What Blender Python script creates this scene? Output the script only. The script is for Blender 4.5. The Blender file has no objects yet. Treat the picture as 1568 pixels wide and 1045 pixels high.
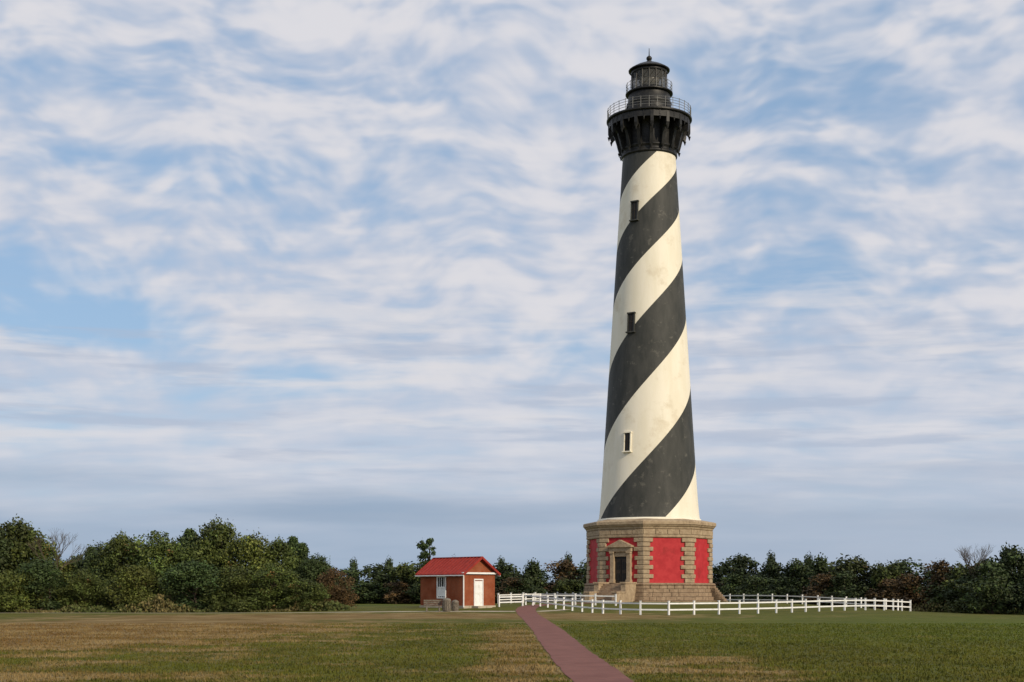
import bpy, bmesh, math, random
import numpy as np
from mathutils import Vector, Matrix
random.seed(5); rng=np.random.default_rng(7)
scene=bpy.context.scene
F=2134.2; HZ=907.0; EYE=1.9
TD=154.6; TX=(994-784)/F*TD; TY=TD
def h(x,y):
    d2=(x-TX)**2+(y-TY)**2
    s=np.exp(-d2/(26.0**2))*0.95
    s=s+0.27*np.exp(-((x+5.0)**2+(y-134.0)**2)/(12.0**2))
    t=np.clip((x-28)/22.0,0,1); t=t*t*(3-2*t)
    u=np.clip((y-100)/50.0,0,1); u=u*u*(3-2*u)
    return s-0.6*t*u
def PX(px,Y): return (px-784)/F*Y
def PZ(py,Y): return EYE+(HZ-py)*Y/F

# ---------------------------------------------------------------- node helpers
class NT:
    def __init__(s,nt): s.nt=nt; s.n=nt.nodes; s.l=nt.links
    def new(s,t,**k):
        nd=s.n.new(t)
        for a,b in k.items(): setattr(nd,a,b)
        return nd
    def put(s,sock,v):
        if isinstance(v,bpy.types.NodeSocket): s.l.new(v,sock)
        else:
            try: sock.default_value=v
            except Exception: sock.default_value=(*v,1)
    def m(s,op,a,b=0.0,c=0.0,clamp=False):
        nd=s.new('ShaderNodeMath',operation=op); nd.use_clamp=clamp
        s.put(nd.inputs[0],a); s.put(nd.inputs[1],b)
        if len(nd.inputs)>2: s.put(nd.inputs[2],c)
        return nd.outputs[0]
    def vm(s,op,a,b=(0,0,0)):
        nd=s.new('ShaderNodeVectorMath',operation=op)
        s.put(nd.inputs[0],a); s.put(nd.inputs[1],b)
        return nd.outputs['Value'] if op in('LENGTH','DOT_PRODUCT','DISTANCE') else nd.outputs[0]
    def mix(s,f,a,b,mode='MIX'):
        nd=s.new('ShaderNodeMix',data_type='RGBA',blend_type=mode)
        s.put(nd.inputs[0],f)
        for i,v in((6,a),(7,b)):
            if isinstance(v,tuple) and len(v)==3: v=(*v,1)
            s.put(nd.inputs[i],v)
        return nd.outputs[2]
    def noise(s,vec,scale,detail=4,rough=.55,dist=0.0):
        nd=s.new('ShaderNodeTexNoise'); s.put(nd.inputs['Vector'],vec)
        nd.inputs['Scale'].default_value=scale; nd.inputs['Detail'].default_value=detail
        nd.inputs['Roughness'].default_value=rough; nd.inputs['Distortion'].default_value=dist
        return nd.outputs['Fac']
    def ss(s,v,lo,hi,a=0.0,b=1.0):
        nd=s.new('ShaderNodeMapRange',interpolation_type='SMOOTHSTEP')
        s.put(nd.inputs[0],v); nd.inputs[1].default_value=lo; nd.inputs[2].default_value=hi
        nd.inputs[3].default_value=a; nd.inputs[4].default_value=b
        return nd.outputs[0]
    def mapping(s,vec,scale=(1,1,1),rot=(0,0,0),loc=(0,0,0)):
        nd=s.new('ShaderNodeMapping'); s.put(nd.inputs[0],vec)
        nd.inputs['Scale'].default_value=scale; nd.inputs['Rotation'].default_value=rot; nd.inputs['Location'].default_value=loc
        return nd.outputs[0]
def newmat(name):
    m=bpy.data.materials.new(name); m.use_nodes=True
    t=NT(m.node_tree); b=m.node_tree.nodes['Principled BSDF']
    b.inputs['Specular IOR Level'].default_value=.25
    tc=t.new('ShaderNodeTexCoord').outputs['Object']
    return m,t,b,tc
def pm(name,c1,c2,scale=2.0,rough=.75,bump=0.0,stretch=(1,1,1),lo=.35,hi=.65,c3=None,s3=.5,bscale=None,metal=0,bdist=.03,c3lo=.52,c3hi=.7):
    m,t,b,tc=newmat(name)
    v=t.mapping(tc,stretch)
    n=t.noise(v,scale,6,.6)
    col=t.mix(t.ss(n,lo,hi),c1,c2)
    if c3 is not None:
        n2=t.noise(tc,s3,6,.7); col=t.mix(t.ss(n2,c3lo,c3hi),col,c3)
    t.put(b.inputs['Base Color'],col); b.inputs['Roughness'].default_value=rough; b.inputs['Metallic'].default_value=metal
    if bump>0:
        bn=t.new('ShaderNodeBump'); bn.inputs['Strength'].default_value=bump; bn.inputs['Distance'].default_value=bdist
        t.put(bn.inputs['Height'],t.noise(tc,bscale or scale*6,4)); t.l.new(bn.outputs[0],b.inputs['Normal'])
    return m

M={}
M['cream']=pm('cream_paint',(.76,.705,.56),(.82,.765,.63),.8,.6,.25,(1,1,.18),c3=(.67,.60,.46),s3=.35,bscale=7)
M['black']=pm('black_paint',(.036,.038,.034),(.056,.056,.050),1.2,.6,.35,(1,1,.3),c3=(.10,.096,.082),s3=1.1,bscale=6,c3lo=.57,c3hi=.68)
M['iron']=pm('black_iron',(.014,.014,.014),(.03,.029,.026),2.5,.45,.2,lo=.4,hi=.7)
M['irong']=pm('grey_railing',(.12,.12,.115),(.2,.2,.19),3,.5)
M['red']=pm('red_painted_brick',(.39,.020,.026),(.47,.033,.038),1.5,.65,.3,c3=(.32,.020,.022),s3=.7,bscale=9)
M['granite']=pm('granite',(.30,.22,.14),(.42,.325,.21),2.2,.8,.7,lo=.3,hi=.7,c3=(.20,.145,.09),s3=1.3,bscale=5,bdist=.06)
M['granite2']=pm('granite_plinth',(.24,.165,.105),(.35,.255,.165),2.2,.8,.8,lo=.3,hi=.7,c3=(.15,.105,.068),s3=1.5,bscale=5,bdist=.06)
M['joint']=pm('dark_mortar',(.12,.09,.06),(.18,.14,.10),3,.9)
M['dark']=pm('dark_interior',(.012,.011,.010),(.02,.018,.015),3,.4)
M['doorw']=pm('dark_door',(.03,.022,.016),(.05,.036,.024),3,.5)
M['white']=pm('white_paint',(.74,.74,.72),(.82,.82,.80),2.5,.5,.1,c3=(.64,.63,.58),s3=3)
M['roof']=pm('red_shingle_roof',(.24,.022,.015),(.33,.036,.024),3,.7,.4,c3=(.17,.018,.014),s3=1.5,bscale=8)
M['lens']=pm('lantern_lens',(.25,.23,.18),(.36,.33,.26),4,.2)
M['bark']=pm('bark',(.06,.045,.032),(.11,.085,.06),6,.9,.5,(1,1,.3))
M['bin']=pm('weathered_wood',(.10,.085,.065),(.2,.17,.135),8,.8,.3)
M['conc']=pm('pale_concrete',(.36,.31,.22),(.46,.40,.31),.5,.85,.2,bscale=6,c3=(.2,.17,.08),s3=1.2)

def brickmat(name,c1,c2,mortar,scale,planar=False,bw=.22,rh=.075,ms=.012):
    m,t,b,tc=newmat(name)
    if planar: v=tc
    else:
        sp=t.new('ShaderNodeSeparateXYZ'); t.l.new(tc,sp.inputs[0])
        cb=t.new('ShaderNodeCombineXYZ'); t.put(cb.inputs[0],t.m('ADD',sp.outputs[0],sp.outputs[1])); t.put(cb.inputs[1],sp.outputs[2]); v=cb.outputs[0]
    br=t.new('ShaderNodeTexBrick'); t.put(br.inputs['Vector'],v)
    br.inputs['Color1'].default_value=(*c1,1); br.inputs['Color2'].default_value=(*c2,1); br.inputs['Mortar'].default_value=(*mortar,1)
    br.inputs['Scale'].default_value=scale; br.inputs['Brick Width'].default_value=bw; br.inputs['Row Height'].default_value=rh
    br.inputs['Mortar Size'].default_value=ms
    n=t.noise(tc,.9,5,.6)
    col=t.mix(t.ss(n,.35,.7),br.outputs['Color'],(c1[0]*.6,c1[1]*.6,c1[2]*.6))
    n2=t.noise(tc,5,3); col=t.mix(t.ss(n2,.4,.7,0,.35),col,(c2[0]*1.2,c2[1]*1.3,c2[2]*1.3))
    t.put(b.inputs['Base Color'],col); b.inputs['Roughness'].default_value=.85
    bn=t.new('ShaderNodeBump'); bn.inputs['Strength'].default_value=.4; bn.inputs['Distance'].default_value=.01
    t.put(bn.inputs['Height'],br.outputs['Fac']); bn.invert=True; t.l.new(bn.outputs[0],b.inputs['Normal'])
    return m
M['brick']=brickmat('orange_brick',(.34,.080,.028),(.26,.055,.020),(.22,.12,.07),1)
M['paver']=brickmat('brick_paving',(.235,.088,.066),(.175,.066,.052),(.14,.085,.065),1,True,.2,.1,.008)

# ---------------------------------------------------------------- mesh builder
class MB:
    def __init__(s): s.v=[]; s.f=[]; s.m=[]; s.sm=[]
    def add(s,vs,fs,mi=0,smooth=False):
        o=len(s.v); s.v+= [tuple(v) for v in vs]
        for f in fs: s.f.append([i+o for i in f]); s.m.append(mi); s.sm.append(smooth)
    def box(s,c,size,rot=None,mi=0):
        R=rot if rot is not None else Matrix.Identity(3)
        vs=[]
        for dx in(-.5,.5):
            for dy in(-.5,.5):
                for dz in(-.5,.5): vs.append(Vector(c)+R@Vector((dx*size[0],dy*size[1],dz*size[2])))
        s.add(vs,[(0,1,3,2),(4,6,7,5),(0,4,5,1),(2,3,7,6),(0,2,6,4),(1,5,7,3)],mi)
    def lathe(s,prof,n=48,a0=0,mi=0,smooth=True,capt=False,capb=False):
        vs=[];fs=[]
        for r,z in prof:
            for i in range(n):
                a=a0+2*math.pi*i/n; vs.append((r*math.cos(a),r*math.sin(a),z))
        for j in range(len(prof)-1):
            for i in range(n):
                k=(i+1)%n; fs.append((j*n+i,j*n+k,(j+1)*n+k,(j+1)*n+i))
        if capt: fs.append([(len(prof)-1)*n+i for i in range(n)])
        if capb: fs.append([i for i in range(n)][::-1])
        s.add(vs,fs,mi,smooth)
    def prism(s,poly,z0,z1,mi=0):
        n=len(poly); vs=[(p[0],p[1],z0) for p in poly]+[(p[0],p[1],z1) for p in poly]
        s.add(vs,[tuple(range(n))[::-1],tuple(range(n,2*n))]+[(i,(i+1)%n,n+(i+1)%n,n+i) for i in range(n)],mi)
    def tube(s,p0,p1,r0,r1,n=6,mi=0):
        p0=Vector(p0);p1=Vector(p1);d=(p1-p0)
        if d.length<1e-6:return
        q=d.to_track_quat('Z','Y').to_matrix()
        vs=[]
        for p,r in((p0,r0),(p1,r1)):
            for i in range(n):
                a=2*math.pi*i/n; vs.append(p+q@Vector((r*math.cos(a),r*math.sin(a),0)))
        s.add(vs,[(i,(i+1)%n,n+(i+1)%n,n+i) for i in range(n)]+[tuple(range(n))[::-1],tuple(range(n,2*n))],mi)
    def obj(s,name,mats,parent=None,loc=(0,0,0),rotz=0,bevel=0,recalc=True):
        me=bpy.data.meshes.new(name); me.from_pydata(s.v,[],s.f)
        for m in mats: me.materials.append(m)
        me.polygons.foreach_set('material_index',s.m); me.polygons.foreach_set('use_smooth',s.sm)
        if recalc:
            bm=bmesh.new(); bm.from_mesh(me); bmesh.ops.recalc_face_normals(bm,faces=bm.faces); bm.to_mesh(me); bm.free()
        me.update()
        ob=bpy.data.objects.new(name,me); scene.collection.objects.link(ob)
        ob.location=loc; ob.rotation_euler=(0,0,rotz)
        if parent: ob.parent=parent
        if bevel:
            b=ob.modifiers.new('bevel','BEVEL'); b.width=bevel; b.segments=1; b.limit_method='ANGLE'
        return ob
def empty(name,loc,rotz=0):
    e=bpy.data.objects.new(name,None); scene.collection.objects.link(e); e.location=loc; e.rotation_euler=(0,0,rotz); e.empty_display_size=1; return e

# ================================================================= LIGHTHOUSE
LH=empty('lighthouse',(TX,TY,0))
A0=math.atan2(-TY,-TX)
def ang(phi): return A0+math.radians(phi)
def pol(r,phi,z): return Vector((r*math.cos(ang(phi)),r*math.sin(ang(phi)),z))
def RZ(phi): return Matrix.Rotation(ang(phi),3,'Z')
ZB,ZT=9.70,50.1; RB,RT=5.50,2.92
def rad(z): return RB+(RT-RB)*(z-ZB)/(ZT-ZB)
zs=[];As=[]
for py,A in((793,17),(697,90),(573,180),(475,270),(382,360),(305,450),(243,540)):
    z=20
    for _ in range(20): z=EYE+(HZ-py)*(TD-rad(z))/F
    zs.append(z);As.append(A)
co=np.polyfit(zs,As,3)
mb=MB(); NR=200; NC=96
vs=[];fs=[]
for j in range(NR+1):
    z=ZB+(ZT-ZB)*j/NR; r=rad(z)+.12*math.exp(-(z-ZB)/1.2); A=np.polyval(co,z)
    for i in range(NC): vs.append(pol(r,A+360*i/NC,z))
for j in range(NR):
    for i in range(NC):
        k=(i+1)%NC
        fs.append(((j*NC+i,j*NC+k,(j+1)*NC+k,(j+1)*NC+i),1 if (i//(NC//4))%2==1 else 0))
mb.add(vs,[f for f,_ in fs],0,True); mb.m=[m for _,m in fs]
mb.obj('tower_shaft',[M['cream'],M['black']],LH)

C8=math.cos(math.radians(22.5))
def octlathe(prof,mb,mi=0,capt=True,capb=True): mb.lathe(prof,8,ang(-5),mi,False,capt,capb)
mb=MB(); octlathe([(6.82,.3),(6.82,8.05)],mb); mb.obj('base_wall',[M['red']],LH)
mb=MB()
lv=[(7.95,-.3,.98),(7.6,.98,1.40),(7.4,1.40,1.85),(7.28,1.85,2.25),(7.2,2.25,2.62)]
for r,a,b in lv:
    octlathe([(r-.10,a),(r-.10,b-.003)],mb,1)
    for k in range(8):
        p0=pol(r,-5+45*k,0); p1=pol(r,40+45*k,0); L=(p1-p0).length
        d=(p1-p0).normalized(); nrm=Vector((p0+p1)).normalized()
        cuts=[0]
        while cuts[-1]<L-1.0: cuts.append(cuts[-1]+random.uniform(.7,1.2))
        cuts[-1]=L
        for q in range(len(cuts)-1):
            a0_,a1_=cuts[q]+.018,cuts[q+1]-.018
            c=p0+d*(a0_+a1_)/2-nrm*.1; rot=Matrix((d,-nrm,Vector((0,0,1)))).transposed()
            pr=random.uniform(-.02,.02)
            mb.box((c.x+nrm.x*pr,c.y+nrm.y*pr,(a+b)/2),(a1_-a0_,.25,b-a-.035),rot)
octlathe([(7.12,2.62),(7.28,2.68),(7.28,2.80),(7.05,2.88),(6.7,2.88)],mb)
mb.obj('granite_plinth',[M['granite2'],M['joint']],LH,bevel=.015)
mb=MB()
def corner_stone(k,z0,z1,L1,L2,proud=.16,R=6.82,mi=0):
    pc=pol(R,-5+45*k,0); pa=pol(R,-50+45*k,0); pb=pol(R,40+45*k,0)
    da=(pa-pc).normalized(); db=(pb-pc).normalized()
    na=(pa+pc).normalized(); nb=(pb+pc).normalized(); nc=pc.normalized()
    oc=pc+nc*(proud/C8); ic=pc-nc*(.15/C8)
    poly=[oc, pc+da*L1+na*proud, pc+da*L1-na*.15, ic, pc+db*L2-nb*.15, pc+db*L2+nb*proud]
    mb.prism([(p.x,p.y) for p in poly],z0,z1,mi)
NQ=10
for k in range(8):
    corner_stone(k,2.886,7.715,.6,.6,.09,mi=1)
    for q in range(NQ):
        z0=2.89+q*(7.72-2.89)/NQ; z1=z0+(7.72-2.89)/NQ-.05
        L=(1.05,1.05) if q%2 else (.68,.68)
        corner_stone(k,z0,z1,L[0]+random.uniform(-.06,.06),L[1]+random.uniform(-.06,.06),.17+random.uniform(-.03,.03))
mb.obj('granite_quoins',[M['granite'],M['joint']],LH,bevel=.04)
mb=MB()
octlathe([(6.96,7.72),(7.02,7.80),(7.02,8.0),(6.94,8.04),(6.94,8.62),(7.04,8.66),(7.08,8.85),(7.22,8.95),(7.30,9.1),(7.38,9.12),(7.38,9.42),(7.30,9.50),(7.1,9.55),(5.9,9.78),(5.3,9.80)],mb)
for k in range(8):
    p0=pol(6.99,-5+45*k,0); p1=pol(6.99,40+45*k,0); d=(p1-p0).normalized(); L=(p1-p0).length; nrm=(p0+p1).normalized()
    rot=Matrix((d,-nrm,Vector((0,0,1)))).transposed()
    for q in range(4):
        c=p0+d*(L*(q+.5)/4); mb.box((c.x,c.y,8.33),(L/4-.05,.08,.52),rot)
mb.obj('granite_cornice',[M['granite']],LH,bevel=.015)
mb=MB(); mb.lathe([(5.72,9.7),(5.72,9.9),(5.62,9.95)],64); mb.obj('shaft_collar',[M['cream']],LH)

PD=-27.5; ap=6.82*C8; R3=RZ(PD)
def fp(out,t,z):
    v=R3@Vector((ap+out,t,0)); return (v.x,v.y,z)
mb=MB()
for sg in(-1,1):
    mb.box(fp(.18,sg*1.0,4.45),(.5,.46,3.2),R3)
    mb.box(fp(.24,sg*1.0,3.05),(.62,.56,.36),R3)
    mb.box(fp(.24,sg*1.0,6.12),(.62,.56,.2),R3)
mb.box(fp(.22,0,6.45),(.6,2.7,.46),R3); mb.box(fp(.3,0,6.75),(.85,3.0,.16),R3)
pv=[]
for o in(-.05,.6):
    for t_,z_ in((-1.5,6.83),(1.5,6.83),(0,7.5)): pv.append(fp(o,t_,z_))
mb.add(pv,[(0,1,2),(5,4,3),(0,3,4,1),(1,4,5,2),(2,5,3,0)])
mb.box(fp(.12,0,5.95),(.3,1.54,.5),R3)
mb.obj('door_surround',[M['granite']],LH,bevel=.02)
mb=MB(); mb.box(fp(.03,0,4.3),(.1,1.54,2.82),R3)
for sg in(-1,1):
    mb.box(fp(.1,sg*.36,4.2),(.06,.6,2.5),R3,1)
    for zz in(3.5,4.7): mb.box(fp(.14,sg*.36,zz),(.03,.4,.8),R3,0)
mb.obj('entrance_door',[M['dark'],M['doorw']],LH)
mb=MB(); ns=9; ztop=2.80; zbot=.72
for i in range(ns):
    z1=ztop-(ztop-zbot)*i/ns-.003; out=.6+1.1+ (i)*.33
    mb.box(fp(out/2+ .1,0,(z1)/2-.1),(out,2.6,z1+.2),R3)
mb.obj('entrance_steps',[M['granite2']],LH)
mb=MB()
for sg in(-1,1):
    mb.box(fp(1.55,sg*1.62,1.33),(2.3,.6,2.9),R3); mb.box(fp(1.55,sg*1.62,2.87),(2.5,.72,.18),R3)
    mb.box(fp(3.65,sg*1.62,.85),(2.0,.6,1.9),R3); mb.box(fp(3.65,sg*1.62,1.88),(2.15,.72,.16),R3)
mb.obj('step_side_walls',[M['granite']],LH,bevel=.02)
R4=RZ(85); mb=MB()
for i in range(8):
    z1=2.6-i*.235; out=.9+i*.19
    v=R4@Vector((6.4+out/2,0,0)); mb.box((v.x,v.y,z1/2-.1),(out,2.4,z1+.2),R4)
mb.obj('side_steps',[M['granite2']],LH,bevel=.015)

def window(phi,z,w=.66,hh=1.95):
    mbw=MB(); r=rad(z); tilt=math.atan((RB-RT)/(ZT-ZB))
    R=RZ(phi)@Matrix.Rotation(-tilt,3,'Y')
    c=pol(r,phi,z)
    def q(o,t_,zz): return c+R@Vector((o,t_,zz))
    mbw.box(q(-.02,0,0),(.16,w,hh),R,0)
    for sg in(-1,1): mbw.box(q(.0,sg*(w/2+.05),0),(.34,.10,hh+.02),R,1)
    mbw.box(q(.02,0,hh/2+.08),(.42,w+.3,.14),R,1)
    mbw.box(q(.06,0,-hh/2-.08),(.5,w+.4,.13),R,1)
    mbw.box(q(.08,0,0),(.05,.05,hh),R,2); mbw.box(q(.08,0,.1),(.05,w,.05),R,2)
    return mbw
for n_,(py,px) in enumerate(((677,962),(494,967),(323,972))):
    z=20
    for _ in range(20): z=EYE+(HZ-py)*(TD-rad(z)*.89)/F
    window(-27.5,z).obj('shaft_window',[M['dark'],M['black'] if n_>0 else M['cream'],M['doorw']],LH)
    window(152.5,z+6).obj('shaft_window',[M['dark'],M['cream'],M['doorw']],LH)

mb=MB()
mb.lathe([(2.92,49.9),(3.1,50.0),(3.1,50.2),(2.98,50.28),(2.98,50.6),(3.12,50.7),(3.12,50.85),(3.0,50.95),(3.0,53.3),(3.3,53.6),(3.3,54.0)],64)
mb.obj('gallery_drum',[M['iron']],LH)
mb=MB()
for i in range(16):
    phi=i*22.5+4; R=RZ(phi)
    prof=[(2.95,53.95),(4.5,53.95),(4.55,53.7),(4.55,52.7),(4.42,52.25),(4.2,52.5),(4.05,52.6),(3.85,52.3),(3.65,51.7),(3.5,51.1),(3.38,50.7),(3.3,50.5),(3.18,50.6),(2.95,50.9)]
    n=len(prof); vs=[]
    for sg in(-.17,.17):
        for r_,z_ in prof:
            v=R@Vector((r_,sg,0)); vs.append((v.x,v.y,z_))
    mb.add(vs,[tuple(range(n)),tuple(range(n,2*n))[::-1]]+[(i_,(i_+1)%n,n+(i_+1)%n,n+i_) for i_ in range(n)])
    for rr,zz,l in((4.45,52.35,.42),(3.32,50.55,.4)):
        v=R@Vector((rr,0,0)); mb.tube((v.x,v.y,zz),(v.x,v.y,zz-l),.16,.03,8)
    R2=RZ(phi+11.25)
    v=R2@Vector((3.75,0,0)); mb.box((v.x,v.y,53.7),(1.5,.16,.5),R2)
    v=R2@Vector((4.42,0,0)); mb.box((v.x,v.y,53.6),(.08,1.5,.68),R2)
    v=R2@Vector((4.42,0,0)); mb.tube((v.x,v.y,53.3),(v.x,v.y,52.9),.12,.03,8)
mb.obj('gallery_brackets',[M['iron']],LH)
mb=MB()
mb.lathe([(2.5,53.95),(4.62,53.95),(4.72,54.03),(4.72,54.18),(4.62,54.22),(2.4,54.22)],64,smooth=False)
mb.lathe([(2.1,56.9),(2.5,56.95),(2.62,57.02),(2.62,57.12),(1.9,57.13)],48,smooth=False)
mb.obj('gallery_decks',[M['iron']],LH)
def railing(r,z,hh,n,rings,name,t=.03):
    mb=MB()
    for i in range(n):
        v=pol(r,360*i/n,0); mb.tube((v.x,v.y,z),(v.x,v.y,z+hh),t,t,5); mb.tube((v.x,v.y,z+hh),(v.x,v.y,z+hh+.07),t*1.8,t*.6,5)
    for rz in rings:
        m_=64
        for i in range(m_): mb.tube(pol(r,360*i/m_,z+rz),pol(r,360*(i+1)/m_,z+rz),t*.8,t*.8,4)
    mb.obj(name,[M['irong']],LH)
railing(4.6,54.2,1.15,32,(.3,.58,.86,1.13),'main_gallery_railing',.034)
railing(2.52,57.1,1.05,20,(.33,.68,1.03),'upper_gallery_railing',.03)
mb=MB()
mb.lathe([(2.62,54.2),(2.66,54.5),(2.5,54.6),(2.45,55.8),(2.52,55.9),(2.38,56.1),(2.3,56.9)],40)
for i in range(8):
    R=RZ(i*45+10); v=R@Vector((2.5,0,0)); mb.box((v.x,v.y,55.2),(.12,.55,.8),R)
mb.obj('watch_room',[M['iron']],LH)
mb=MB()
mb.lathe([(1.97,57.12),(1.97,57.5),(1.9,57.55)],24)
mb.lathe([(1.98,59.3),(2.02,59.4),(2.02,59.55),(1.9,59.6)],24)
for i in range(16):
    a=pol(1.95,i*22.5,57.5); b=pol(1.95,i*22.5,59.35); mb.tube(a,b,.045,.045,5)
    for (z0,z1) in((57.5,58.42),(58.42,59.35)):
        a=pol(1.95,i*22.5,z0); b=pol(1.95,(i+1)*22.5,z1); mb.tube(a,b,.018,.018,4)
    mb.tube(pol(1.95,i*22.5,58.42),pol(1.95,(i+1)*22.5,58.42),.03,.03,4)
mb.lathe([(1.85,59.6),(2.28,59.62),(2.3,59.72),(2.1,59.85),(1.6,60.15),(1.0,60.42),(.5,60.58),(.32,60.62),(.3,60.78),(.2,60.82)],24,smooth=False)
mb.lathe([(0.02,60.78),(.2,60.85),(.32,61.02),(.3,61.2),(.18,61.32),(.06,61.4),(.03,62.2),(.0,62.25)],14)
mb.obj('lantern_frame_and_roof',[M['iron']],LH)
mb=MB(); mb.lathe([(.75,57.2),(.75,57.7),(1.0,57.9),(1.15,58.5),(1.0,59.1),(.6,59.5)],16); mb.obj('lens',[M['lens']],LH)
gm,t,b,tc=newmat('lantern_glass'); b.inputs['Base Color'].default_value=(.09,.088,.08,1); b.inputs['Roughness'].default_value=.08; b.inputs['Alpha'].default_value=.6
mb=MB(); mb.lathe([(1.9,57.5),(1.9,59.4)],16,ang(0),smooth=False); mb.obj('lantern_glass',[gm],LH)

# ================================================================= OIL HOUSE
SY=128.0; sx=PX(710,SY); SH=empty('brick_oil_house',(sx,SY,float(h(sx-1,SY+4))),math.radians(45))
W,L=4.0,6.0; EH=3.15; RH=1.35
zg=-.3
mb=MB()
mb.box((W/2,L/2,(EH+zg)/2),(W,L,EH-zg))
mb.add([(0,0,EH),(W,0,EH),(W/2,0,EH+RH-.05),(0,L,EH),(W,L,EH),(W/2,L,EH+RH-.05)],[(0,1,2),(5,4,3)])
mb.obj('brick_walls',[M['brick']],SH)
mb=MB()
ov=.35; sl=RH/(W/2)
for sgn in(-1,1):
    xe=W/2+sgn*(W/2+ov); ze=EH-ov*sl+.06; zr=EH+RH+.06
    vs=[(xe,-ov,ze),(W/2,-ov,zr),(W/2,L+ov,zr),(xe,L+ov,ze)]
    vs+= [(a,b_,c+.1) for a,b_,c in vs]
    mb.add(vs,[(0,1,2,3),(7,6,5,4),(0,4,5,1),(1,5,6,2),(2,6,7,3),(3,7,4,0)])
    ns_=14
    for q in range(ns_+1):
        yy=-ov+.03+(L+2*ov-.06)*q/ns_
        p0=(xe,yy,ze+.115); p1=(W/2+sgn*.05,yy,zr+.115); mb.tube(p0,p1,.03,.03,4)
    mb.box(((xe+W/2)/2,-ov-.04,(ze+zr)/2+.05),(math.hypot(W/2+ov,(W/2+ov)*sl),.06,.2),Matrix.Rotation(sgn*math.atan(sl),3,'Y'))
mb.box((W/2,L/2,EH+RH+.17),(.24,L+2*ov+.02,.08))
mb.obj('roof',[M['roof']],SH)
mb=MB()
mb.box((-ov-.02,L/2,EH-ov*sl+.02),(.06,L+2*ov,.10)); mb.box((W+ov+.02,L/2,EH-ov*sl+.02),(.06,L+2*ov,.10))
mb.box((W/2,-.10,EH+.0),(W+.5,.2,.16))
mb.tube((-.1,-.1,zg+.3),(-.1,-.1,EH-.1),.06,.06,8)
yw=L*.5
for dy in(-.56,.56): mb.box((-.03,yw+dy,1.85),(.12,.12,1.9))
for zz in(.86,1.85,2.84): mb.box((-.035,yw,zz),(.11,1.2,.1))
mb.box((-.03,yw,1.85),(.06,.05,1.9))
for dy in(-.28,.28): mb.box((-.028,yw+dy,1.85),(.05,.03,1.85))
mb.box((-.02,yw,1.4),(.03,1.1,.8))
mb.obj('white_trim',[M['white']],SH)
mb=MB(); mb.box((-.005,yw,1.85),(.02,1.1,1.9)); mb.obj('window_glass',[M['dark']],SH)
mb=MB()
xd=W*.46
mb.box((xd,-.03,1.27),(.95,.08,2.3)); mb.box((xd-.54,-.02,1.3),(.09,.14,2.42)); mb.box((xd+.54,-.02,1.3),(.09,.14,2.42)); mb.box((xd,-.02,2.57),(1.17,.14,.12))
for zz in(.75,1.7):
    for dx in(-.23,.23): mb.box((xd+dx,-.075,zz),(.32,.02,.72))
mb.obj('white_door',[M['white']],SH)
mb=MB(); mb.box((xd,-.5,.02),(1.8,.9,.2)); mb.box((W/2,L/2,-.1),(W+.12,L+.12,.5)); mb.obj('foundation',[M['conc']],SH)

def gz(x,y): return float(h(x,y))
def trash_bin(px,Y,r=.36,hh=1.0):
    x=PX(px,Y); mb=MB(); mb.lathe([(r*.82,.0),(r,.08),(r,hh-.1),(r*1.08,hh-.08),(r*1.08,hh),(r*.8,hh+.12),(r*.3,hh+.18),(0.02,hh+.19)],16,smooth=False,capb=True)
    for i in range(14):
        a=2*math.pi*i/14; mb.box((math.cos(a)*(r+.01),math.sin(a)*(r+.01),hh/2),(.05,.1,hh-.25),Matrix.Rotation(a,3,'Z'))
    mb.obj('trash_bin',[M['bin']],None,(x,Y,gz(x,Y)))
trash_bin(684,122); trash_bin(697,123,.3,.8)
x=PX(663,122); mb=MB()
for dx in(-.55,.55): mb.box((dx,0,.22),(.12,.42,.46))
for dy in(-.15,0,.15): mb.box((0,dy,.48),(1.6,.12,.06))
for zz in(.65,.82,.98): mb.box((0,.25,zz),(1.6,.05,.11))
for dx in(-.55,.55): mb.box((dx,.29,.6),(.08,.05,.86))
mb.obj('park_bench',[M['bin']],None,(x,122,gz(x,122)),math.radians(8))

# ================================================================= FENCES
def fence(pts,name='white_fence',hh=1.12,sp=2.4):
    mb=MB(); P=[Vector((PX(p,Y),Y)) for p,Y in pts]
    seg=[(P[i+1]-P[i]).length for i in range(len(P)-1)]; tot=sum(seg); n=max(1,round(tot/sp)); out=[]
    for k in range(n+1):
        d=tot*k/n; i=0
        while i<len(seg)-1 and d>seg[i]: d-=seg[i]; i+=1
        out.append(P[i]+(P[i+1]-P[i])*(d/seg[i]))
    for k,p in enumerate(out):
        z=gz(p.x,p.y); q=out[k+1] if k<n else out[k-1]; a=math.atan2(q.y-p.y,q.x-p.x)
        R=Matrix.Rotation(a+random.uniform(-.03,.03),3,'Z')
        mb.box((p.x,p.y,z+hh/2-.1),(.13,.13,hh+.16),R); mb.box((p.x,p.y,z+hh+.0),(.17,.17,.04),R)
        if k<n:
            z2=gz(q.x,q.y); dv=Vector((q.x-p.x,q.y-p.y,z2-z)); Lr=dv.length; pitch=math.asin(dv.z/Lr)
            RR=Matrix.Rotation(a,3,'Z')@Matrix.Rotation(-pitch,3,'Y')
            for zz in(.42,.92):
                c=Vector((p.x,p.y,z))+dv/2
                mb.box((c.x,c.y,c.z+zz),(Lr-.13,.045,.12),RR)
    return mb.obj(name,[M['white']])
fence([(805,137),(877,123),(925,116),(975,112.5),(1020,111.5),(1110,114),(1200,119),(1300,128),(1394,141)])
fence([(1394,141.6),(1330,150),(1250,158),(1110,171),(1050,176)])
fence([(764,131),(800,133)]); fence([(818,138.5),(880,137),(943,135)])
fence([(763,150),(850,160),(900,170)])

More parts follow.
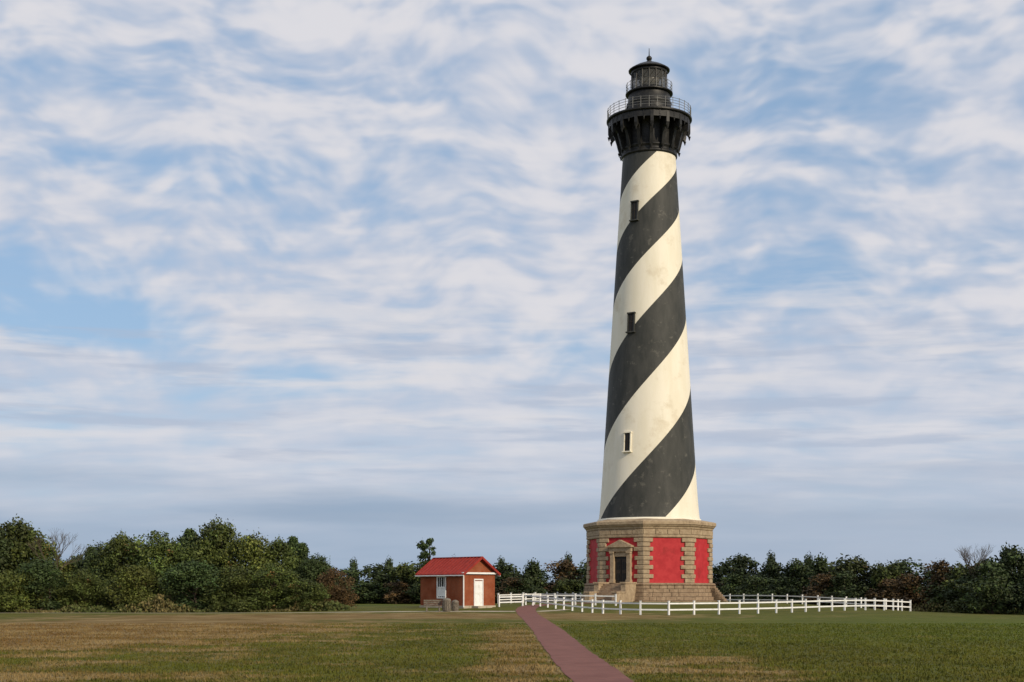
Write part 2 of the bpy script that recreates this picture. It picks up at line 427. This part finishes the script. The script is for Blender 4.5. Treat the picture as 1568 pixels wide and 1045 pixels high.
# ================================================================= GROUND
def grassmat():
    m,t,b,tc=newmat('lawn_grass')
    sp=t.new('ShaderNodeSeparateXYZ'); t.l.new(tc,sp.inputs[0]); X,Y=sp.outputs[0],sp.outputs[1]
    flat=t.mapping(tc,(1,1,0))
    n1=t.noise(flat,.16,5,.6); n2=t.noise(flat,.9,5,.65); n3=t.noise(flat,9,3,.6); n4=t.noise(t.mapping(flat,(.5,1,1),loc=(31,7,0)),.07,4,.6)
    n5=t.noise(t.mapping(flat,(.45,.45,1),loc=(3,17,0)),.6,6,.72)
    n6=t.noise(t.mapping(flat,(1,.35,1),loc=(13,1,0)),.55,4,.6)
    g=t.mix(t.ss(n1,.35,.65),(.078,.084,.013),(.120,.132,.017))
    g=t.mix(t.ss(n2,.35,.7,0,.7),g,(.150,.125,.030))
    g=t.mix(t.ss(n6,.45,.7,0,.45),g,(.062,.078,.014))
    def blob(cx,cy,rx,ry):
        dx=t.m('DIVIDE',t.m('SUBTRACT',X,cx),rx); dy=t.m('DIVIDE',t.m('SUBTRACT',Y,cy),ry)
        return t.m('POWER',2.718,t.m('MULTIPLY',-1.0,t.m('ADD',t.m('MULTIPLY',dx,dx),t.m('MULTIPLY',dy,dy))))
    tan=t.m('ADD',blob(-22,72,14,34),t.m('MULTIPLY',blob(-6,108,24,10),.75))
    tan=t.m('ADD',tan,t.m('MULTIPLY',blob(.2,48,1.6,30),.6))
    tan=t.m('ADD',tan,t.m('MULTIPLY',blob(5,36,3.2,12),.5))
    tan=t.m('ADD',tan,t.m('MULTIPLY',blob(-9,30,5,5),.3))
    tan=t.m('ADD',tan,t.m('MULTIPLY',blob(6,105,5,12),.4))
    v=t.m('ADD',t.m('MULTIPLY',tan,.36),t.m('ADD',t.m('MULTIPLY',n5,.75),t.m('ADD',t.m('MULTIPLY',n2,.25),t.m('MULTIPLY',n4,.3))))
    f=t.ss(v,.70,.86)
    brown=t.mix(t.ss(n5,.42,.62),(.200,.110,.040),(.35,.245,.115))
    brown=t.mix(t.ss(n2,.45,.65,0,.5),brown,(.24,.17,.06))
    col=t.mix(t.m('MULTIPLY',f,.92),g,brown)
    gr=t.m('MULTIPLY',blob(34,72,24,36),t.ss(n4,.3,.6,.5,1)); col=t.mix(t.m('MULTIPLY',gr,.75),col,t.mix(t.ss(n2,.35,.65),(.070,.118,.012),(.108,.158,.014)))
    far=t.ss(Y,140,220); col=t.mix(far,col,(.105,.125,.02))
    col=t.mix(t.ss(n3,.3,.75,0,.45),col,(.055,.055,.014))
    t.put(b.inputs['Base Color'],col); b.inputs['Roughness'].default_value=.9; b.inputs['Specular IOR Level'].default_value=.1
    bn=t.new('ShaderNodeBump'); bn.inputs['Strength'].default_value=.8; bn.inputs['Distance'].default_value=.06
    t.put(bn.inputs['Height'],t.m('ADD',n3,t.noise(flat,30,2))); t.l.new(bn.outputs[0],b.inputs['Normal'])
    return m
M['grass']=grassmat()
xs=np.concatenate([[-3000,-1500,-700,-300,-150],np.arange(-90,100,1.5),[150,300,700,1500,3000]])
ys=np.concatenate([[-400,-100,-20],np.arange(0,200,1.5),[210,230,260,350,600,1200,2500,4000]])
XX,YY=np.meshgrid(xs,ys); ZZ=h(XX,YY); nx,ny=len(xs),len(ys)
V=np.stack([XX,YY,ZZ],-1).reshape(-1,3)
idx=np.arange(nx*ny).reshape(ny,nx); Q=np.stack([idx[:-1,:-1],idx[:-1,1:],idx[1:,1:],idx[1:,:-1]],-1).reshape(-1,4)
def npmesh(name,V,Q,mats,mi=None,col=None,smooth=False):
    me=bpy.data.meshes.new(name); k=Q.shape[1]
    me.vertices.add(len(V)); me.vertices.foreach_set('co',V.astype(np.float32).ravel())
    me.loops.add(Q.size); me.loops.foreach_set('vertex_index',Q.astype(np.int32).ravel())
    me.polygons.add(len(Q)); me.polygons.foreach_set('loop_start',(np.arange(len(Q))*k).astype(np.int32))
    try: me.polygons.foreach_set('loop_total',np.full(len(Q),k,dtype=np.int32))
    except Exception: pass
    for m in mats: me.materials.append(m)
    if mi is not None: me.polygons.foreach_set('material_index',mi.astype(np.int32))
    if smooth: me.polygons.foreach_set('use_smooth',np.ones(len(Q),dtype=bool))
    if col is not None:
        a=me.attributes.new('tint','FLOAT_COLOR','POINT'); a.data.foreach_set('color',np.concatenate([col,np.ones((len(col),1))],1).astype(np.float32).ravel())
    me.update(calc_edges=True); me.validate()
    return me
def link(name,me,loc=(0,0,0),rotz=0,sc=(1,1,1)):
    ob=bpy.data.objects.new(name,me); scene.collection.objects.link(ob); ob.location=loc; ob.rotation_euler=(0,0,rotz); ob.scale=sc; return ob
link('ground',npmesh('ground',V,Q,[M['grass']],smooth=True))
def ribbon(name,pts,mat,off,step=1.0):
    out=[]
    for i in range(len(pts)-1):
        a=np.array(pts[i]);b=np.array(pts[i+1]); n=max(1,int(np.hypot(*(b-a)[:2])/step))
        for k in range(n): out.append(a+(b-a)*k/n)
    out.append(np.array(pts[-1])); out=np.array(out)
    for _ in range(10): out[1:-1]=(out[:-2]+out[1:-1]*2+out[2:])/4
    d=np.gradient(out[:,:2],axis=0); d/=np.linalg.norm(d,axis=1)[:,None]; nr=np.stack([-d[:,1],d[:,0]],1)
    vs=[]
    for u in(-.5,-.17,.17,.5):
        p=out[:,:2]+nr*(out[:,2]*u)[:,None]
        if abs(u)==.5: p=p+nr*((rng.random(len(out))-.5)*.07)[:,None]
        vs.append(np.concatenate([p,(h(p[:,0],p[:,1])+off)[:,None]],1))
    V=np.stack(vs,1).reshape(-1,3); n=len(out); ii=np.arange(n-1)[:,None]*4+np.arange(3)[None]
    Q=np.stack([ii+1,ii,ii+4,ii+5],-1).reshape(-1,4)
    return link(name,npmesh(name,V,Q,[mat],smooth=True))
PATH=[(2.75,2,1.3),(2.2,18,1.3),(1.92,29,1.3),(1.78,45,1.42),(1.78,70,1.55),(1.55,100,1.65),(1.25,118,1.75),(1.2,126,1.8),(1.7,133,1.8),(3.5,139,1.9),(7.5,143,2.0),(10.4,145.2,2.2)]
ribbon('brick_path',PATH,M['paver'],.014)
ribbon('concrete_path',[(-80,131,1.6),(-50,127,1.6),(-25,124.5,1.6),(-8,122.5,1.7),(.3,121.5,1.8)],M['conc'],.008)
ribbon('concrete_path',[(2.1,121.6,1.2),(4,123,1.0),(5,126,.9)],M['conc'],.008)

N=100000
y=24+ (rng.random(N)**1.5)*60; x=(rng.random(N)*2-1)*(.40*y+1.5)
pc=np.interp(y,[p[1] for p in PATH[:8]],[p[0] for p in PATH[:8]]); keep=np.abs(x-pc)>.66+rng.random(N)*.15+(y-29)*.004
x=x[keep];y=y[keep];N=len(x)
VS=[]
clump=.5+.5*np.sin(x*1.7+np.sin(y*1.3)*2)*np.sin(y*1.1+np.cos(x*.8)*2)
for k in range(2):
    a=rng.random(N)*6.283; w=.010+.012*rng.random(N)+y*.00016; hh=(.025+.06*rng.random(N)**2)*(.7+.7*clump); ox=(rng.random(N)-.5)*.08; oy=(rng.random(N)-.5)*.08
    bx,by=x+ox,y+oy; z=h(bx,by)
    lx=(rng.random(N)-.5)*.05; ly=(rng.random(N)-.5)*.05
    t0=np.stack([bx-np.cos(a)*w,by-np.sin(a)*w,z-.005],1); t1=np.stack([bx+np.cos(a)*w,by+np.sin(a)*w,z-.005],1); t2=np.stack([bx+lx,by+ly,z+hh],1)
    VS.append(np.stack([t0,t1,t2],1).reshape(-1,3))
V=np.concatenate(VS); link('grass',npmesh('grass',V,np.arange(len(V)).reshape(-1,3),[M['grass']]))

# ================================================================= TREES
def leafmat():
    m,t,b,tc=newmat('foliage')
    at=t.new('ShaderNodeAttribute',attribute_name='tint')
    oi=t.new('ShaderNodeObjectInfo')
    hs=t.new('ShaderNodeHueSaturation'); t.put(hs.inputs['Color'],at.outputs['Color'])
    t.put(hs.inputs['Value'],t.m('ADD',.75,t.m('MULTIPLY',oi.outputs['Random'],.45)))
    t.put(hs.inputs['Hue'],t.m('ADD',.488,t.m('MULTIPLY',oi.outputs['Random'],.026)))
    t.put(b.inputs['Base Color'],hs.outputs[0]); b.inputs['Roughness'].default_value=.65
    return m
M['leaf']=leafmat()
def unit(n):
    v=rng.normal(size=(n,3)); return v/np.linalg.norm(v,axis=1)[:,None]
def leaves(P,Nn,size,col):
    n=len(P); t=np.cross(Nn,unit(n)); t/=np.linalg.norm(t,axis=1)[:,None]+1e-9; s=np.cross(Nn,t)
    sz=(size*(.6+.8*rng.random(n)))[:,None]
    a=P-t*sz; b=P+s*sz*.6; c=P+t*sz; d=P-s*sz*.6
    V=np.stack([a,b,c,d],1).reshape(-1,3); return V,np.repeat(col,4,axis=0)
def make_tree(H,Wd,nleaf,size,base,low=.05,nl=34,shape='round',autumn=0.0,sub=10,lrf=(.24,.24)):
    R=Wd/2; lob=[]; tries=0
    while len(lob)<nl and tries<6000:
        tries+=1
        zf=low+(1-low)*rng.random()
        if shape=='round': rm=math.sqrt(max(0,1-((zf-.36)/.66)**2))
        elif shape=='cone': rm=(1.05-zf)*1.1
        else: rm=math.sqrt(max(0,1-((zf-.8)/.22)**2)) if zf>.6 else (.35 if zf>.45 and rng.random()<.3 else 0)
        if rm<=.08: continue
        lr=R*(lrf[0]+lrf[1]*rng.random())*(.6+.4*rm)
        rr=(rm*R-lr*.7)*math.sqrt(rng.random()); a=rng.random()*6.283
        z=zf*H-(lr*.6 if zf>.85 else 0)
        lob.append((max(rr,0)*math.cos(a),max(rr,0)*math.sin(a),max(z,lr*.3),lr))
    lob=np.array(lob)
    cl=[];cc=[]
    for L in lob:
        k=sub; d=unit(k); d[:,2]=np.abs(d[:,2])*.95-.3
        c=L[:3]+d*L[3]*(.65+.55*rng.random((k,1)))*np.array([1,1,.85]); cr=L[3]*(.20+.28*rng.random(k))
        lc=base*(.7+.6*rng.random())
        for i in range(k):
            cl.append((*c[i],cr[i])); col=lc*(.65+.7*rng.random())*np.array([1+.25*(rng.random()-.5),1,1])
            if rng.random()<autumn: col=np.array([.13,.075,.025])*(.7+.6*rng.random())
            cc.append(col)
        cl.append((*L[:3],L[3]*.95)); cc.append(lc*.7)
    cl=np.array(cl);cc=np.array(cc)
    w=cl[:,3]**2; w/=w.sum(); id_=rng.choice(len(cl),nleaf,p=w)
    d=unit(nleaf); rr=(.5+.7*rng.random(nleaf)**.8)[:,None]
    P=cl[id_,:3]+d*cl[id_,3][:,None]*rr; P[:,2]=np.maximum(P[:,2],.03)
    ns=nleaf//30; q=rng.choice(nleaf,ns); P[q]+=d[q]*.3
    Nn=d*.7+unit(nleaf)*.8+np.array([0,0,.2]); Nn/=np.linalg.norm(Nn,axis=1)[:,None]
    col=cc[id_]*(.7+.6*rng.random((nleaf,1)))
    V,C=leaves(P,Nn,size,col); Q=np.arange(len(V)).reshape(-1,4); mi=np.zeros(len(Q))
    mb=MB(); tr=H*.02
    pts=[Vector((0,0,-.3))]
    for k in range(1,6): pts.append(Vector((rng.normal()*.06*k,rng.normal()*.06*k,H*.8*k/5)))
    for k in range(5): mb.tube(pts[k],pts[k+1],tr*(1.15-.2*k),tr*(1.15-.2*(k+1)),6)
    for L in lob[::2]:
        j=min(4,max(0,int(L[2]/(H*.8)*5)-1)); md=pts[j].lerp(Vector(L[:3]),.55)+Vector((0,0,.15))
        mb.tube(pts[j],md,tr*.45,tr*.28,5); mb.tube(md,L[:3],tr*.28,.02,5)
    f4=[f for f in mb.f if len(f)==4]; VV=np.array(mb.v); QQ=np.array(f4)+len(V)
    return np.concatenate([V,VV]),np.concatenate([Q,QQ]),np.concatenate([mi,np.ones(len(QQ))]),np.concatenate([C,np.full((len(VV),3),.1)])
G1=np.array([.078,.102,.022]); G2=np.array([.054,.080,.024]); G3=np.array([.108,.124,.025]); G4=np.array([.13,.085,.032])
var=[]
for i,(b_,s_,au) in enumerate([(G1,'round',0),(G2,'round',0),(G3,'round',.02),(G1,'round',.03),(G2,'cone',0),(G4,'round',.2)]):
    v=make_tree(8.0,7.5 if s_=='round' else 4.5,12500 if s_=='round' else 8000,.135,b_,shape=s_,autumn=au)
    var.append(npmesh('oak_tree_%d'%i if s_=='round' else 'pine_tree_mesh',v[0],v[1],[M['leaf'],M['bark']],v[2],v[3]))
LT=[(-75,806,134,130,0),(-25,800,136,120,1),(22,797,138,112,0),(55,815,140,80,3),(62,856,132,95,1),(108,852,141,85,2),(150,842,140,80,1),(140,836,143,45,4),(128,872,133,75,3),(192,818,139,90,0),(205,860,132,85,2),(245,814,137,105,3),(290,808,141,60,4),(298,816,141,90,1),(338,798,139,100,0),(380,810,137,95,2),(300,858,131,100,1),(422,826,139,80,0),(418,864,131,85,3),(448,820,143,52,4),(463,830,141,48,4),(486,850,138,75,1),(512,870,135,58,5),(150,832,150,80,1),(470,887,130,70,3),(20,870,130,90,2),(360,868,130,85,0)]
for px,top,Y,wpx,k in LT:
    x=PX(px,Y); zb=gz(x,Y); Ht=PZ(top,Y)-zb; Wm=wpx*Y/F*1.15; w0=7.5 if k!=4 else 4.5
    link('pine_tree' if k==4 else 'oak_tree',var[k],(x,Y,zb),rng.random()*6.28,(Wm/w0,Wm/w0,Ht/8.0))
lows=[make_tree(8.0,7.5,3600,.23,b_,low=.03,nl=20,shape=s_,autumn=au,sub=8,lrf=(.28,.25)) for b_,s_,au in [(G2*.8,'round',0),(G1*.75,'round',.04),(G2*.75,'cone',0),(G4*.65,'round',.25),(G2*.7,'round',0)]]
topx=[-200,500,600,640,760,830,870,900,1090,1130,1190,1240,1290,1340,1390,1440,1500,1540,1568,1800]
topy=[852,856,853,853,853,848,848,851,856,850,845,850,846,853,856,847,840,838,834,830]
TV=[];TQ=[];TM=[];TC=[]; off=0
def addd(px,Y,top,wm,k):
    global off
    V,Q,mi,C=lows[k]; x=PX(px,Y); zb=gz(x,Y); Ht=PZ(top,Y)-zb
    a=rng.random()*6.283; c,s=math.cos(a),math.sin(a); sc=wm/7.5
    W_=np.stack([(V[:,0]*c-V[:,1]*s)*sc+x,(V[:,0]*s+V[:,1]*c)*sc+Y,V[:,2]*Ht/8.0+zb],1)
    TV.append(W_);TQ.append(Q+off);TM.append(mi);TC.append(C*(.7+.55*rng.random())); off+=len(V)
def Yline(px): return float(np.interp(px,[-300,500,700,900,1090,1300,1568,1900],[240,235,228,222,212,188,156,140]))
px=-260
while px<1900:
    Y=Yline(px)+rng.normal()*3; wm=5.5+4.5*rng.random(); tp=np.interp(px,topx,topy)+18*rng.random()**1.2
    k=int(rng.choice(5,p=[.34,.27,.08,.06,.25]))
    if 1370<px<1480 and rng.random()<.5: k=3
    if 830<px<900 and rng.random()<.4: k=3
    addd(px,Y,tp,wm*(.7 if k==2 else 1),k)
    addd(px+rng.normal()*10,Y+9,tp+10+6*rng.random(),9,int(rng.choice([0,4])))
    if rng.random()<.28: addd(px+rng.normal()*12,Y+4,np.interp(px,topx,topy)-3+5*rng.random(),3.6,2)
    addd(px+rng.normal()*15,Y-5,tp+20+12*rng.random(),6.5,int(rng.choice([0,1,4,0,1,3])))
    px+= wm*.5/Y*F
link('distant_trees',npmesh('distant_trees',np.concatenate(TV),np.concatenate(TQ),[M['leaf'],M['bark']],np.concatenate(TM),np.concatenate(TC)))
v=make_tree(10.0,3.6,2600,.15,G2*.9,nl=16,shape='umb',sub=8,lrf=(.16,.2)); Y=215; x=PX(655,Y); zb=gz(x,Y); Ht=PZ(824,Y)-zb
link('pine_tree',npmesh('tall_pine',v[0],v[1],[M['leaf'],M['bark']],v[2],v[3]),(x,Y,zb),1.0,(.95,.95,Ht/10))
def bare(name,px,Y,top,spread=.55,seed=1):
    rr=random.Random(seed); mb=MB(); x=PX(px,Y); zb=gz(x,Y); Ht=PZ(top,Y)-zb
    def grow(p,d,l,r,lev):
        q=p+d*l; mb.tube(p,q,r,r*.7,5)
        if lev==0: return
        for _ in range(rr.choice((2,3,3))):
            nd=(d+Vector((rr.uniform(-1,1),rr.uniform(-1,1),rr.uniform(-.15,.6)))*spread).normalized(); grow(q,nd,l*rr.uniform(.66,.86),r*.62,lev-1)
    grow(Vector((0,0,0)),Vector((0,0,1)),Ht*.27,.13,6); mx=max(v_[2] for v_ in mb.v); f=Ht/mx
    mb.v=[(a*f,b_*f,c*f) for a,b_,c in mb.v]
    mb.obj(name,[M['bark']],None,(x,Y,zb),recalc=False)
bare('bare_tree',76,134,808,.6,3); bare('bare_tree',1500,160,832,.5,5)
n=16000; pxs=np.concatenate([rng.uniform(-120,535,n//2),rng.uniform(-120,535,n//4),rng.uniform(1150,1900,n//4)])
Ys=np.concatenate([rng.uniform(128.6,130.5,n//2),rng.uniform(129,136,n//4),np.interp(pxs[3*n//4:],[1150,1300,1568,1900],[199,180,149,134])+rng.uniform(-2,2,n//4)])
X_=(pxs-784)/F*Ys; nz=np.sin(X_*.9)+np.sin(X_*.37+1)+np.sin(X_*2.3+2)*.5
P=np.stack([X_,Ys,h(X_,Ys)+rng.random(n)**1.3*np.clip(.6+.45*nz,.12,1.8)],1)
mixf=np.clip(.35+.5*np.sin(X_*.55+.6)+.3*rng.normal(size=n),0,1)[:,None]
C=(np.array([[.15,.115,.045]])*mixf+np.array([[.07,.085,.022]])*(1-mixf))*(.6+.8*rng.random((n,1)))
V,C=leaves(P,unit(n)*np.array([1,1,.4]),.15,C); link('undergrowth',npmesh('undergrowth',V,np.arange(len(V)).reshape(-1,4),[M['leaf']],None,C))

# ================================================================= WORLD
w=bpy.data.worlds.new('World'); scene.world=w; w.use_nodes=True
t=NT(w.node_tree); bg=w.node_tree.nodes['Background']; bg.inputs['Strength'].default_value=.1
EL=27; AZ=42
sky=t.new('ShaderNodeTexSky',sky_type='NISHITA'); sky.sun_disc=False; sky.sun_elevation=math.radians(EL); sky.sun_rotation=math.radians(180-AZ)
sky.air_density=1.0; sky.dust_density=.6; sky.ozone_density=2.0
d=t.new('ShaderNodeTexCoord').outputs['Generated']
sp=t.new('ShaderNodeSeparateXYZ'); t.l.new(d,sp.inputs[0]); X,Y,Z=sp.outputs
zc=t.m('ADD',t.m('MAXIMUM',Z,0.0),.20)
cb=t.new('ShaderNodeCombineXYZ'); t.put(cb.inputs[0],t.m('DIVIDE',X,zc)); t.put(cb.inputs[1],t.m('DIVIDE',Y,zc)); p=cb.outputs[0]
nz=t.new('ShaderNodeTexNoise'); t.put(nz.inputs['Vector'],p); nz.inputs['Scale'].default_value=3.0; nz.inputs['Detail'].default_value=2
wv=t.vm('SUBTRACT',nz.outputs['Color'],(.5,.5,.5)); sc=t.new('ShaderNodeVectorMath',operation='SCALE'); t.put(sc.inputs[0],wv); sc.inputs['Scale'].default_value=.16
pw=t.vm('ADD',p,sc.outputs[0])
# warped direction for rounded puffs
nz2=t.new('ShaderNodeTexNoise'); t.put(nz2.inputs['Vector'],d); nz2.inputs['Scale'].default_value=7.0; nz2.inputs['Detail'].default_value=2
sc2=t.new('ShaderNodeVectorMath',operation='SCALE'); t.put(sc2.inputs[0],t.vm('SUBTRACT',nz2.outputs['Color'],(.5,.5,.5))); sc2.inputs['Scale'].default_value=.07
dw=t.vm('ADD',d,sc2.outputs[0])
low=t.noise(p,1.6,3,.5)
rowsn=t.noise(t.mapping(pw,(.6,1.8,1),(0,0,math.radians(22))),5.5,3,.45)
mid=t.noise(t.mapping(dw,(1,1,2.1),(0,math.radians(14),0)),9.0,3,.5)
puff=t.noise(t.mapping(dw,(1,1,2.3),(0,math.radians(14),0)),27.0,2.5,.5)
puff2=t.noise(t.mapping(dw,(1,1,1.7),(0,math.radians(-8),0),(3,1,2)),44.0,2,.5)
def dirblob(px,py,rx,ry,amp):
    c=Vector((px-784,F,HZ-py)).normalized(); k=rx/ry
    v=t.vm('MULTIPLY',t.vm('SUBTRACT',d,tuple(c)),(1,1,k)); L=t.vm('LENGTH',v)
    return t.ss(L,0.0,rx/F*1.4,amp,0.0)
holes=None
for b_ in [(20,440,240,70,.60),(160,505,170,40,.50),(290,262,170,45,.34),(60,90,200,60,.2),(1150,110,190,80,.34),(1300,170,140,110,.24),(1220,415,170,45,.34),(900,540,130,45,.30),(480,580,230,40,.24),(640,330,160,60,.16),(330,85,160,40,.2),(140,240,150,30,.24),(1560,370,100,60,.15),(20,650,180,30,.22)]:
    g=dirblob(*b_); holes=g if holes is None else t.m('ADD',holes,g)
up=t.ss(Z,.08,.22,.25,1.0)
ptx=t.m('MULTIPLY',up,t.m('ADD',t.m('MULTIPLY',t.m('SUBTRACT',puff,.5),1.35),t.m('MULTIPLY',t.m('SUBTRACT',puff2,.5),.55)))
tex=t.m('ADD',t.m('MULTIPLY',t.m('SUBTRACT',rowsn,.5),.75),t.m('ADD',t.m('MULTIPLY',t.m('SUBTRACT',mid,.5),.8),ptx))
dens=t.m('ADD',t.m('ADD',tex,t.m('MULTIPLY',t.m('SUBTRACT',low,.5),.5)),.74)
dens=t.m('SUBTRACT',dens,t.m('MULTIPLY',holes,1.3))
dn=t.ss(dens,-.05,.92)
shade=t.noise(t.mapping(pw,(.5,1.5,1),(0,0,.1),(9,3,0)),4.0,5,.55)
sv=t.m('ADD',t.m('MULTIPLY',tex,.6),t.m('ADD',t.m('MULTIPLY',shade,.75),.10))
ccol=t.mix(t.ss(sv,.28,.75),(5.3,5.8,6.9),(7.15,7.1,7.5))
blue=t.mix(.6,sky.outputs[0],(3.5,5.2,7.5))
col=t.mix(dn,blue,ccol)
col=t.mix(t.ss(Z,.02,.20,.32,0),col,(5.2,6.0,7.2))
bars=t.noise(t.mapping(d,(2.5,2.5,26),(0,math.radians(3),0),(2,0,.6)),2.6,5,.55)
col=t.mix(t.m('MULTIPLY',t.ss(bars,.50,.64,0,.6),t.m('MULTIPLY',t.ss(Z,.06,.10),t.ss(Z,.16,.22,1,0))),col,(4.3,4.95,6.2))
brt=t.noise(t.mapping(d,(2.5,2.5,22),(0,math.radians(4),0),(7,0,.2)),2.2,5,.55)
col=t.mix(t.m('MULTIPLY',t.ss(brt,.50,.66,0,.7),t.m('MULTIPLY',t.ss(Z,.07,.11),t.ss(Z,.17,.25,1,0))),col,(7.2,7.1,7.35))
bank=t.noise(t.mapping(d,(1.6,1.6,14)),2.4,5,.5)
top=t.m('ADD',Z,t.m('MULTIPLY',t.m('SUBTRACT',bank,.5),.07))
bf=t.ss(top,.045,.095,1,0)
bcol=t.mix(t.ss(X,-.25,.35),(2.75,3.75,5.1),(3.7,4.45,5.6))
bcol=t.mix(t.ss(bank,.35,.65,0,.5),bcol,(4.3,5.1,6.3))
col=t.mix(t.m('MULTIPLY',bf,.85),col,bcol)
t.put(bg.inputs['Color'],col)

sl_=bpy.data.lights.new('sun','SUN'); sl_.energy=3.25; sl_.angle=math.radians(.6); sl_.color=(1,.86,.66)
so=bpy.data.objects.new('sun',sl_); scene.collection.objects.link(so)
sd=Vector((math.sin(math.radians(AZ))*math.cos(math.radians(EL)),-math.cos(math.radians(AZ))*math.cos(math.radians(EL)),math.sin(math.radians(EL))))
so.rotation_euler=sd.to_track_quat('Z','Y').to_euler(); so.location=(60,-40,60)

cam=bpy.data.cameras.new('camera'); co_=bpy.data.objects.new('camera',cam); scene.collection.objects.link(co_)
co_.location=(0,0,EYE); co_.rotation_euler=(math.radians(90),0,0)
cam.lens=49.0; cam.sensor_width=36; cam.shift_y=384.5/1568; cam.clip_end=6000; cam.clip_start=.1
scene.camera=co_
scene.view_settings.view_transform='Standard'; scene.view_settings.look='None'; scene.view_settings.exposure=0
